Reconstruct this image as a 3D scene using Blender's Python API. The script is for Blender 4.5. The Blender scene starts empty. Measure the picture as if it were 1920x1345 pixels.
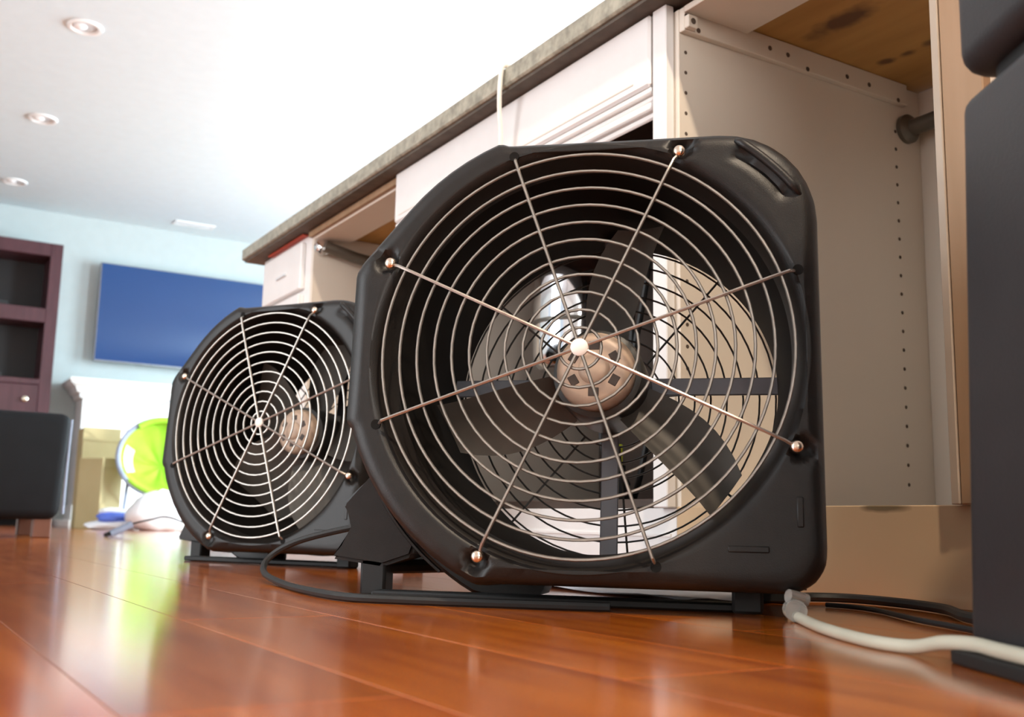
import bpy, bmesh, math, random
from mathutils import Vector, Matrix

random.seed(7)
PI = math.pi
S = bpy.context.scene
C = S.collection

# ------------------------------------------------------------------ camera
cam_d = bpy.data.cameras.new('camera')
cam = bpy.data.objects.new('camera', cam_d)
C.objects.link(cam)
CAM_H = 0.078
cam.matrix_world = Matrix(((0.8520051, -0.0994004, -0.5140105, 0.0),
                           (-0.5231420, -0.1236870, -0.8432224, 0.0),
                           (0.0202403, 0.9873303, -0.1573825, CAM_H),
                           (0, 0, 0, 1)))
cam_d.sensor_width = 36.0
cam_d.lens = 36.0 * 1960.0 / 1920.0
cam_d.clip_start = 0.02
cam_d.dof.use_dof = True
cam_d.dof.focus_distance = 1.12
cam_d.dof.aperture_fstop = 9.0
S.camera = cam

# ------------------------------------------------------------------ world, lights, exposure
world = bpy.data.worlds.new('world')
S.world = world
world.use_nodes = True
bg = world.node_tree.nodes['Background']
bg.inputs[0].default_value = (0.80, 0.90, 1.0, 1)
bg.inputs[1].default_value = 1.0


def area(name, loc, direction, sx, sy, power, col):
    d = bpy.data.lights.new(name, 'AREA')
    d.shape = 'RECTANGLE'
    d.size = sx
    d.size_y = sy
    d.energy = power
    d.color = col
    o = bpy.data.objects.new(name, d)
    C.objects.link(o)
    o.location = loc
    o.rotation_euler = Vector(direction).to_track_quat('-Z', 'Z').to_euler()
    return o


# daylight entering by the three windows of the room (window_1 right wall, window_2 left wall, window_3 behind the camera)
area('daylight_window_1', (4.72, 6.1, 1.45), (-1, 0, 0), 2.2, 1.5, 250, (0.74, 0.92, 1.0))
area('daylight_window_4', (4.72, 2.85, 1.45), (-1, 0, 0), 2.7, 1.5, 400, (0.74, 0.92, 1.0))
area('daylight_window_2', (-3.22, 2.0, 1.25), (1, 0, 0), 4.0, 1.9, 185, (0.93, 0.97, 1.0))
area('daylight_window_3', (-0.6, -3.52, 1.5), (0, 1, 0), 2.4, 1.3, 110, (1.0, 0.96, 0.9))

# low sun slanting in through window_1 on to the mantel
sun_d = bpy.data.lights.new('sun', 'SUN')
sun_d.energy = 2.6
sun_d.color = (1.0, 0.97, 0.92)
sun_d.angle = math.radians(0.8)
sun = bpy.data.objects.new('sun', sun_d)
C.objects.link(sun)
sun.rotation_euler = Vector((-3.0, 2.8, -1.02)).to_track_quat('-Z', 'Z').to_euler()

S.view_settings.view_transform = 'Standard'
S.view_settings.look = 'None'
S.view_settings.gamma = 1.0
S.view_settings.use_curve_mapping = False
S.view_settings.exposure = 0.0

# ------------------------------------------------------------------ materials
MATS = {}


def mat(name, col, rough=0.5, metal=0.0, var=0.08, scale=14.0, bump=0.0, bscale=None, stretch=(1, 1, 1),
        coat=0.0, emit=None, estr=0.0, col2=None, detail=4.0, spec=0.5, trans=0.0, rvar=0.0, rand=0.0, alpha=1.0):
    m = bpy.data.materials.new(name)
    m.use_nodes = True
    nt = m.node_tree
    N, L = nt.nodes, nt.links
    p = N['Principled BSDF']
    tc = N.new('ShaderNodeTexCoord')
    mp = N.new('ShaderNodeMapping')
    mp.inputs['Scale'].default_value = stretch
    L.new(tc.outputs['Object'], mp.inputs[0])
    vec = mp.outputs[0]
    if rand:
        oi = N.new('ShaderNodeObjectInfo')
        mul = N.new('ShaderNodeMath')
        mul.operation = 'MULTIPLY'
        mul.inputs[1].default_value = 37.0
        L.new(oi.outputs['Random'], mul.inputs[0])
        add = N.new('ShaderNodeVectorMath')
        add.operation = 'ADD'
        L.new(mp.outputs[0], add.inputs[0])
        L.new(mul.outputs[0], add.inputs[1])
        vec = add.outputs[0]
    nz = N.new('ShaderNodeTexNoise')
    nz.inputs['Scale'].default_value = scale
    nz.inputs['Detail'].default_value = detail
    L.new(vec, nz.inputs['Vector'])
    cr = N.new('ShaderNodeValToRGB')
    c2 = col2 if col2 else tuple(max(0, c * (1 - var)) for c in col)
    c1 = col if col2 else tuple(min(1, c * (1 + var)) for c in col)
    cr.color_ramp.elements[0].position = 0.32
    cr.color_ramp.elements[1].position = 0.68
    cr.color_ramp.elements[0].color = (*c2, 1)
    cr.color_ramp.elements[1].color = (*c1, 1)
    L.new(nz.outputs['Fac'], cr.inputs[0])
    out = cr.outputs[0]
    if rand:
        hs = N.new('ShaderNodeHueSaturation')
        mr = N.new('ShaderNodeMapRange')
        mr.inputs['To Min'].default_value = 1 - rand
        mr.inputs['To Max'].default_value = 1 + rand
        L.new(oi.outputs['Random'], mr.inputs[0])
        L.new(mr.outputs[0], hs.inputs['Value'])
        L.new(out, hs.inputs['Color'])
        out = hs.outputs[0]
    L.new(out, p.inputs['Base Color'])
    p.inputs['Roughness'].default_value = rough
    if rvar:
        mr2 = N.new('ShaderNodeMapRange')
        mr2.inputs['To Min'].default_value = max(0.02, rough - rvar)
        mr2.inputs['To Max'].default_value = rough + rvar
        L.new(nz.outputs['Fac'], mr2.inputs[0])
        L.new(mr2.outputs[0], p.inputs['Roughness'])
    p.inputs['Metallic'].default_value = metal
    p.inputs['Specular IOR Level'].default_value = spec
    p.inputs['Coat Weight'].default_value = coat
    p.inputs['Coat Roughness'].default_value = 0.13
    p.inputs['Transmission Weight'].default_value = trans
    if emit:
        p.inputs['Emission Color'].default_value = (*emit, 1)
        p.inputs['Emission Strength'].default_value = estr
    if bump:
        nb = N.new('ShaderNodeTexNoise')
        nb.inputs['Scale'].default_value = bscale or scale * 3
        L.new(vec, nb.inputs['Vector'])
        b = N.new('ShaderNodeBump')
        b.inputs['Strength'].default_value = bump
        b.inputs['Distance'].default_value = 0.002
        L.new(nb.outputs['Fac'], b.inputs['Height'])
        L.new(b.outputs[0], p.inputs['Normal'])
    MATS[name] = m
    return m


mat('floor_wood', (0.50, 0.128, 0.009), 0.17, var=0.3, scale=5, col2=(0.33, 0.066, 0.005), stretch=(9, 0.9, 1), bump=0.02, bscale=9, rand=0.13, rvar=0.03, spec=0.5, coat=0.55)
mat('subfloor', (0.03, 0.015, 0.008), 0.9)
mat('ceiling_paint', (0.69, 0.79, 0.83), 0.9, var=0.015, bump=0.05, bscale=120)
mat('wall_teal', (0.475, 0.535, 0.54), 0.85, var=0.02, bump=0.04, bscale=120)
mat('wall_cream', (0.70, 0.69, 0.66), 0.85, var=0.02)
mat('white_trim', (0.85, 0.85, 0.84), 0.4, var=0.02)
mat('fan_black', (0.011, 0.0088, 0.0075), 0.42, var=0.15, scale=60, bump=0.10, bscale=900, spec=0.32)
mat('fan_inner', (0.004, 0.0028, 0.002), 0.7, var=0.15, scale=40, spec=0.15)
mat('rubber', (0.007, 0.0065, 0.006), 0.6, var=0.1)
mat('grill_wire', (0.37, 0.335, 0.30), 0.36, metal=0.85, var=0.12, scale=70)
mat('rear_wire', (0.06, 0.055, 0.05), 0.5, metal=0.3)
mat('screw_metal', (0.75, 0.62, 0.50), 0.25, metal=1.0)
mat('cap_cream', (0.80, 0.74, 0.68), 0.45, var=0.03)
mat('motor_tan', (0.48, 0.35, 0.26), 0.45, var=0.15, scale=40)
mat('motor_dark', (0.03, 0.028, 0.025), 0.45, var=0.2)
mat('blade_grey', (0.075, 0.066, 0.056), 0.4, var=0.12, scale=30)
mat('strut_grey', (0.16, 0.16, 0.18), 0.4, metal=0.3)
mat('cabinet_white', (0.80, 0.775, 0.755), 0.38, var=0.02, bump=0.02, bscale=60)
mat('melamine', (0.70, 0.62, 0.53), 0.45, var=0.025, scale=3)
mat('plywood', (0.50, 0.27, 0.075), 0.6, col2=(0.38, 0.19, 0.045), scale=3.5, stretch=(6, 0.9, 1), bump=0.05)
mat('raw_wood', (0.36, 0.225, 0.13), 0.6, col2=(0.30, 0.18, 0.095), scale=4, stretch=(8, 8, 0.8), bump=0.05)  # wood tone lowered, the machine's shade on the stile put into the colour
mat('toe_tan', (0.60, 0.43, 0.27), 0.5, col2=(0.52, 0.36, 0.21), scale=2.5)
mat('shade_brown', (0.055, 0.035, 0.026), 0.6, var=0.25, scale=6)  # dark brown, with the shade of the cabinet interior put into the colour
mat('granite', (0.42, 0.40, 0.32), 0.3, col2=(0.22, 0.21, 0.165), scale=55, detail=8, bump=0.05)
mat('granite_under', (0.10, 0.08, 0.062), 0.75, var=0.2, scale=30)
mat('edge_band', (0.40, 0.32, 0.25), 0.5, var=0.05)
mat('hole_dark', (0.10, 0.07, 0.05), 0.9)
mat('steel_dark', (0.13, 0.115, 0.095), 0.35, metal=0.6, var=0.15)
mat('chrome', (0.82, 0.82, 0.84), 0.08, metal=1.0, var=0.03)
mat('lime_fabric', (0.40, 0.75, 0.05), 0.7, col2=(0.30, 0.62, 0.03), scale=9, bump=0.3, bscale=30)
mat('pink_fabric', (0.85, 0.55, 0.60), 0.7, var=0.05)
mat('grey_blue', (0.26, 0.30, 0.40), 0.4, var=0.1)
mat('white_plastic', (0.82, 0.84, 0.88), 0.3, var=0.04, bump=0.6, bscale=22)
mat('blue_cloth', (0.10, 0.18, 0.70), 0.6, var=0.15)
mat('cardboard', (0.52, 0.45, 0.25), 0.8, col2=(0.44, 0.37, 0.19), scale=3)
mat('mahogany', (0.080, 0.026, 0.034), 0.35, col2=(0.055, 0.016, 0.022), scale=4, stretch=(6, 6, 0.8))
mat('case_inner', (0.010, 0.008, 0.009), 0.6)
mat('leather', (0.004, 0.004, 0.005), 0.7, var=0.2, bump=0.2, bscale=220, spec=0.2)
mat('brown_leg', (0.12, 0.04, 0.02), 0.4)
mat('brass', (0.75, 0.68, 0.55), 0.3, metal=1.0)
mat('tv_frame', (0.30, 0.31, 0.33), 0.3, metal=0.6)
mat('screen', (0.004, 0.012, 0.05), 0.06, emit=(0.016, 0.100, 0.34), estr=0.68, var=0.2, scale=0.8)
mat('tower_plastic', (0.018, 0.017, 0.019), 0.5, var=0.10, scale=20, bump=0.1, bscale=500)
mat('tower_groove', (0.006, 0.006, 0.006), 0.5)
mat('hose_clear', (0.74, 0.70, 0.56), 0.22, var=0.05, trans=0.25)
mat('clear_plastic', (0.75, 0.72, 0.66), 0.15, trans=0.7)
mat('white_cord', (0.80, 0.76, 0.68), 0.5)
mat('paper', (0.80, 0.80, 0.84), 0.7, var=0.02)
mat('yellow_tag', (0.62, 0.68, 0.04), 0.5)
mat('red_strip', (0.45, 0.06, 0.03), 0.6)
mat('vent_grey', (0.62, 0.65, 0.67), 0.6)
mat('can_grey', (0.58, 0.61, 0.63), 0.5)
mat('lamp_glass', (0.9, 0.9, 0.9), 0.4)
mat('lamp_lit', (1, 0.9, 0.75), 0.4, emit=(1.0, 0.80, 0.58), estr=12)

# knots in the plywood and stains along the toe board are marks of the wood itself
def add_marks(name, spots, dark):
    m = MATS[name]
    nt = m.node_tree
    N, L = nt.nodes, nt.links
    p = N['Principled BSDF']
    src = p.inputs['Base Color'].links[0].from_socket
    tc = N.new('ShaderNodeTexCoord')
    nz = N.new('ShaderNodeTexNoise')
    nz.inputs['Scale'].default_value = 26
    L.new(tc.outputs['Object'], nz.inputs['Vector'])
    for (c, rad, strength) in spots:
        sub = N.new('ShaderNodeVectorMath'); sub.operation = 'SUBTRACT'
        sub.inputs[1].default_value = c
        L.new(tc.outputs['Object'], sub.inputs[0])
        dv = N.new('ShaderNodeVectorMath'); dv.operation = 'DIVIDE'
        dv.inputs[1].default_value = rad
        L.new(sub.outputs[0], dv.inputs[0])
        ln = N.new('ShaderNodeVectorMath'); ln.operation = 'LENGTH'
        L.new(dv.outputs[0], ln.inputs[0])
        ad = N.new('ShaderNodeMath'); ad.operation = 'MULTIPLY_ADD'
        ad.inputs[1].default_value = 1.3
        ad.inputs[2].default_value = -0.65
        L.new(nz.outputs['Fac'], ad.inputs[0])
        sm = N.new('ShaderNodeMath'); sm.operation = 'ADD'
        L.new(ln.outputs['Value'], sm.inputs[0]); L.new(ad.outputs[0], sm.inputs[1])
        mr = N.new('ShaderNodeMapRange')
        mr.inputs['From Min'].default_value = 0.35
        mr.inputs['From Max'].default_value = 1.0
        mr.inputs['To Min'].default_value = strength
        mr.inputs['To Max'].default_value = 0
        L.new(sm.outputs[0], mr.inputs[0])
        mx = N.new('ShaderNodeMix'); mx.data_type = 'RGBA'
        mx.inputs['B'].default_value = (*dark, 1)
        L.new(mr.outputs[0], mx.inputs['Factor'])
        L.new(src, mx.inputs['A'])
        src = mx.outputs['Result']
    L.new(src, p.inputs['Base Color'])


add_marks('plywood', [((1.221, 1.036, 0.87), (0.030, 0.075, 1.0), 0.9), ((1.394, 1.094, 0.87), (0.013, 0.020, 1.0), 0.85),
                      ((1.397, 1.055, 0.87), (0.012, 0.018, 1.0), 0.8), ((1.396, 1.009, 0.87), (0.014, 0.02, 1), 0.7)], (0.085, 0.028, 0.010))
add_marks('toe_tan', [((0.984, 1.02, 0.105), (1.0, 0.06, 0.008), 0.95), ((0.984, 0.98, 0.092), (1.0, 0.05, 0.014), 0.8),
                      ((0.984, 0.80, 0.106), (1.0, 0.035, 0.006), 0.9), ((0.984, 0.90, 0.098), (1.0, 0.02, 0.006), 0.4),
                      ((0.984, 1.05, 0.085), (1.0, 0.03, 0.010), 0.4)], (0.14, 0.095, 0.04))


# ------------------------------------------------------------------ mesh helpers
def obj(name, bm, m, parent=None, smooth=False, kind=None):
    me = bpy.data.meshes.new(name)
    bmesh.ops.recalc_face_normals(bm, faces=bm.faces[:])
    bm.to_mesh(me)
    bm.free()
    me.materials.append(MATS[m])
    if smooth:
        for p in me.polygons:
            p.use_smooth = True
        try:
            me.set_sharp_from_angle(angle=math.radians(42))
        except Exception:
            pass
    o = bpy.data.objects.new(name, me)
    C.objects.link(o)
    if parent:
        o.parent = parent
    if kind:
        o['kind'] = kind
    return o


def tag(o, label, cat, group=None):
    o['label'] = label
    o['category'] = cat
    if group:
        o['group'] = group
    return o


def thing(name, label, cat, loc=(0, 0, 0), rotz=0.0, group=None):
    o = bpy.data.objects.new(name, None)
    o.empty_display_size = 0.05
    C.objects.link(o)
    o.location = loc
    o.rotation_euler = (0, 0, rotz)
    return tag(o, label, cat, group)


def struct(o):
    o['kind'] = 'structure'
    return o


def box(bm, x0, x1, y0, y1, z0, z1, bev=0.0, M=None):
    r = bmesh.ops.create_cube(bm, size=1.0)
    vs = r['verts']
    for v in vs:
        v.co = Vector(((x0 + x1) / 2 + v.co.x * (x1 - x0), (y0 + y1) / 2 + v.co.y * (y1 - y0), (z0 + z1) / 2 + v.co.z * (z1 - z0)))
    if bev:
        es = list({e for v in vs for e in v.link_edges})
        rr = bmesh.ops.bevel(bm, geom=es, offset=bev, segments=3 if bev > 0.004 else 1, affect='EDGES', profile=0.5)
        vs = list({v for f in rr['faces'] for v in f.verts} | {v for v in vs if v.is_valid})
    if M:
        bmesh.ops.transform(bm, matrix=M, verts=[v for v in vs if v.is_valid])
    return vs


def bxo(name, m, parent, x0, x1, y0, y1, z0, z1, bev=0.002, M=None):
    bm = bmesh.new()
    box(bm, x0, x1, y0, y1, z0, z1, bev)
    if M:
        bmesh.ops.transform(bm, matrix=M, verts=bm.verts[:])
    return obj(name, bm, m, parent, smooth=bev > 0.004)


def sweep(bm, pts, r, seg=8, closed=False):
    pts = [Vector(p) for p in pts]
    n = len(pts)
    rs = r if isinstance(r, (list, tuple)) else [r] * n
    rings = []
    prev = None
    for i, p in enumerate(pts):
        if closed:
            t = (pts[(i + 1) % n] - pts[i - 1]).normalized()
        else:
            t = (pts[min(i + 1, n - 1)] - pts[max(i - 1, 0)]).normalized()
        if prev is None:
            a = Vector((0, 0, 1)) if abs(t.z) < 0.9 else Vector((0, 1, 0))
            nx = t.cross(a).normalized()
        else:
            nx = (prev - t * prev.dot(t)).normalized()
        prev = nx
        ny = t.cross(nx)
        rings.append([bm.verts.new(p + (nx * math.cos(2 * PI * k / seg) + ny * math.sin(2 * PI * k / seg)) * rs[i]) for k in range(seg)])
    m = n if closed else n - 1
    for i in range(m):
        a, b = rings[i], rings[(i + 1) % n]
        for k in range(seg):
            bm.faces.new((a[k], a[(k + 1) % seg], b[(k + 1) % seg], b[k]))
    if not closed:
        bm.faces.new(rings[0][::-1])
        bm.faces.new(rings[-1])


def smooth_path(pts, sub=8):
    P = [Vector(p) for p in pts]
    out = []
    for i in range(len(P) - 1):
        p0 = P[max(i - 1, 0)]; p1 = P[i]; p2 = P[i + 1]; p3 = P[min(i + 2, len(P) - 1)]
        for k in range(sub):
            t = k / sub
            out.append(0.5 * ((2 * p1) + (-p0 + p2) * t + (2 * p0 - 5 * p1 + 4 * p2 - p3) * t * t + (-p0 + 3 * p1 - 3 * p2 + p3) * t ** 3))
    out.append(P[-1])
    return out


def lathe(bm, prof, seg=48, axis='y', closed=False):
    """prof: list of (r, h) revolved about the axis."""
    rings = []
    for (r, hh) in prof:
        ring = []
        for k in range(seg):
            a = 2 * PI * k / seg
            if axis == 'y':
                co = (r * math.cos(a), hh, r * math.sin(a))
            elif axis == 'z':
                co = (r * math.cos(a), r * math.sin(a), hh)
            else:
                co = (hh, r * math.cos(a), r * math.sin(a))
            ring.append(bm.verts.new(co))
        rings.append(ring)
    for a, b in zip(rings, rings[1:]):
        for k in range(seg):
            bm.faces.new((a[k], a[(k + 1) % seg], b[(k + 1) % seg], b[k]))
    if closed:
        a, b = rings[-1], rings[0]
        for k in range(seg):
            bm.faces.new((a[k], a[(k + 1) % seg], b[(k + 1) % seg], b[k]))
    else:
        if prof[0][0] > 1e-6:
            bm.faces.new(rings[0])
        if prof[-1][0] > 1e-6:
            bm.faces.new(rings[-1][::-1])
    bmesh.ops.remove_doubles(bm, verts=bm.verts[:], dist=1e-6)


def prism(bm, poly, a0, a1, plane='xz'):
    """poly extruded between a0 and a1 along the missing axis."""
    def co(p, a):
        return {'xz': (p[0], a, p[1]), 'yz': (a, p[0], p[1]), 'xy': (p[0], p[1], a)}[plane]
    A = [bm.verts.new(co(p, a0)) for p in poly]
    B = [bm.verts.new(co(p, a1)) for p in poly]
    n = len(poly)
    bm.faces.new(A)
    bm.faces.new(B[::-1])
    for i in range(n):
        bm.faces.new((A[i], B[i], B[(i + 1) % n], A[(i + 1) % n]))


def copy_tree(root, loc, rotz, label):
    r = root.copy()
    C.objects.link(r)
    r.location = loc
    r.rotation_euler = (0, 0, rotz)
    r['label'] = label
    for ch in root.children:
        c = ch.copy()
        C.objects.link(c)
        c.parent = r
        for g in ch.children:
            d = g.copy()
            C.objects.link(d)
            d.parent = c
    return r


# ------------------------------------------------------------------ room shell
X0, X1, Y0, Y1, ZC = -3.3, 4.8, -3.6, 8.7, 2.44
bm = bmesh.new(); box(bm, X0, X1, Y0, Y1, -0.08, -0.012)
floor = struct(obj('floor', bm, 'subfloor'))
bm = bmesh.new(); box(bm, X0, X1, Y0, Y1, ZC, ZC + 0.1)
struct(obj('ceiling', bm, 'ceiling_paint'))
bm = bmesh.new(); box(bm, X0, X1, Y1, Y1 + 0.12, 0, ZC)
struct(obj('wall_back', bm, 'wall_teal'))


def wall_hole(name, m, axis, a, t, lo, hi, w0, w1, z0, z1):
    bm = bmesh.new()
    for (p, q, c, d) in ((lo, w0, 0, ZC), (w1, hi, 0, ZC), (w0, w1, 0, z0), (w0, w1, z1, ZC)):
        if axis == 'x':
            box(bm, a, a + t, p, q, c, d)
        else:
            box(bm, p, q, a, a + t, c, d)
    return struct(obj(name, bm, m))


bm = bmesh.new()
for (p, q, c, d) in ((Y0, 1.5, 0, ZC), (4.2, 5.0, 0, ZC), (7.2, Y1, 0, ZC), (1.5, 4.2, 0, 0.7), (1.5, 4.2, 2.2, ZC), (5.0, 7.2, 0, 0.7), (5.0, 7.2, 2.2, ZC)):
    box(bm, X1, X1 + 0.12, p, q, c, d)
struct(obj('wall_right', bm, 'wall_cream'))
wall_hole('wall_left', 'wall_cream', 'x', X0 - 0.12, 0.12, Y0, Y1, 0.0, 4.0, 0.3, 2.2)
wall_hole('wall_front', 'wall_cream', 'y', Y0 - 0.12, 0.12, X0, X1, -1.8, 0.6, 0.85, 2.15)


def window(n, axis, a, w0, w1, z0, z1, mull):
    bm = bmesh.new()

    def seg(p, q, c, d):
        if axis == 'x':
            box(bm, a - 0.02, a + 0.03, p, q, c, d)
        else:
            box(bm, p, q, a - 0.02, a + 0.03, c, d)
    seg(w0, w1, z0, z0 + 0.05); seg(w0, w1, z1 - 0.05, z1)
    for k in range(mull + 1):
        c = w0 + 0.025 + (w1 - w0 - 0.05) * k / mull
        seg(c - 0.025, c + 0.025, z0 + 0.05, z1 - 0.05)
    struct(obj('window_%d' % n, bm, 'white_trim'))


window(1, 'x', X1 + 0.08, 5.0, 7.2, 0.7, 2.2, 2)
window(4, 'x', X1 + 0.08, 1.5, 4.2, 0.7, 2.2, 2)
window(2, 'x', X0 - 0.08, 0.0, 4.0, 0.3, 2.2, 3)
window(3, 'y', Y0 - 0.08, -1.8, 0.6, 0.85, 2.15, 3)
bm = bmesh.new(); box(bm, X0, 1.12, Y1 - 0.018, Y1, 0, 0.11, 0.003)
struct(obj('baseboard_back', bm, 'white_trim'))

# floor planks along the cabinets
PW = 0.125
plank_cache = {}


def plank_mesh(L_):
    key = round(L_, 2)
    if key in plank_cache:
        return plank_cache[key]
    bm = bmesh.new()
    g, c = 0.0002, 0.00035
    w, l = PW / 2 - g, key / 2 - g
    lo = [bm.verts.new((x, y, -0.012)) for x, y in ((-w, -l), (w, -l), (w, l), (-w, l))]
    mi = [bm.verts.new((x, y, -c * 0.6)) for x, y in ((-w, -l), (w, -l), (w, l), (-w, l))]
    w2, l2 = w - c, l - c
    hi = [bm.verts.new((x, y, 0)) for x, y in ((-w2, -l2), (w2, -l2), (w2, l2), (-w2, l2))]
    for k in range(4):
        j = (k + 1) % 4
        bm.faces.new((lo[k], lo[j], mi[j], mi[k]))
        bm.faces.new((mi[k], mi[j], hi[j], hi[k]))
    bm.faces.new(hi)
    bmesh.ops.recalc_face_normals(bm, faces=bm.faces[:])
    me = bpy.data.meshes.new('plank')
    bm.to_mesh(me); bm.free()
    me.materials.append(MATS['floor_wood'])
    plank_cache[key] = me
    return me


rest = bmesh.new()
col = 0
x = 0.094 - PW * 27
rng = random.Random(3)
while x < X1 - 0.02:
    y = Y0 - rng.random() * 1.0
    while y < Y1:
        L_ = rng.choice((0.9, 1.1, 1.3, 1.5))
        a, b = max(y, Y0), min(y + L_, Y1)
        xc = x + PW / 2
        if b - a > 0.03 and X0 < x and x + PW < X1:
            if -0.75 < x < 1.05 and b > -0.2 and a < 6.0:
                o = bpy.data.objects.new('plank', plank_mesh(b - a))
                C.objects.link(o)
                o.location = (xc, (a + b) / 2, 0)
                o.parent = floor
            else:
                box(rest, x + 0.0008, x + PW - 0.0008, a + 0.0008, b - 0.0008, -0.012, 0)
        y += L_
    x += PW
o = obj('plank_field', rest, 'floor_wood', floor, kind='stuff')

# ------------------------------------------------------------------ axial fans
OUT = []


def arc(cx, cz, r, a0, a1, n):
    for k in range(n + 1):
        a = math.radians(a0 + (a1 - a0) * k / n)
        OUT.append((cx + r * math.cos(a), cz + r * math.sin(a)))


arc(0.131, 0.126, 0.091, 0, 90, 8)            # top right corner
OUT.append((-0.080, 0.2195))
arc(0, 0, 0.2405, 112, 140, 6)
OUT.append((-0.232, 0.098)); OUT.append((-0.2385, 0.086))
OUT.append((-0.2385, -0.070))
arc(0, 0, 0.2445, 198, 246, 8)
OUT.append((-0.080, -0.2215))
arc(0.186, -0.186, 0.036, 270, 360, 6)


def out_r(a):
    d = (math.cos(a), math.sin(a))
    best = 0
    n = len(OUT)
    for i in range(n):
        p, q = OUT[i], OUT[(i + 1) % n]
        ex, ez = q[0] - p[0], q[1] - p[1]
        den = d[0] * ez - d[1] * ex
        if abs(den) < 1e-9:
            continue
        t = (p[0] * ez - p[1] * ex) / den
        s = (p[0] * d[1] - p[1] * d[0]) / den
        if t > 0 and -1e-6 <= s <= 1 + 1e-6:
            best = max(best, t)
    return best


FAN_CZ = 0.2455
LEAN = Matrix.Translation((0, 0, FAN_CZ)) @ Matrix.Rotation(-0.0692, 4, 'X')
RG = 0.1985
SPOKE0 = math.radians(19.7)


def leaned(name, bm, m, parent, smooth=True):
    bmesh.ops.transform(bm, matrix=LEAN, verts=bm.verts[:])
    return obj(name, bm, m, parent, smooth)


def add_rotor(t, n_blades, start, c0, c1):
    for k in range(n_blades):
        a0 = math.radians(start + 360 / n_blades * k)
        bm = bmesh.new()
        rows = []
        for i in range(9):
            q = i / 8
            r = 0.044 + (0.180 - 0.044) * q
            ch = c0 + c1 * math.sin(PI * min(1, q * 0.8 + 0.1))
            pit = math.radians(34 - 12 * q)
            sw = 0.14 * q * q
            row = []
            for (s, th) in ((-1, 0), (-0.5, 0.0025), (0, 0.003), (0.5, 0.0025), (1, 0), (0.5, -0.0005), (0, -0.0008), (-0.5, -0.0005)):
                w = s * ch
                lx = -math.sin(sw) * r + w * math.cos(pit)
                lr = math.cos(sw) * r
                ly = 0.150 + w * math.sin(pit) + th + 0.006 * (1 - s * s)
                row.append(bm.verts.new((lr * math.cos(a0) - lx * math.sin(a0), ly, lr * math.sin(a0) + lx * math.cos(a0))))
            rows.append(row)
        for a, b in zip(rows, rows[1:]):
            for j in range(8):
                bm.faces.new((a[j], a[(j + 1) % 8], b[(j + 1) % 8], b[j]))
        bm.faces.new(rows[0]); bm.faces.new(rows[-1][::-1])
        leaned('fan_blade', bm, 'blade_grey', t)


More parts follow.
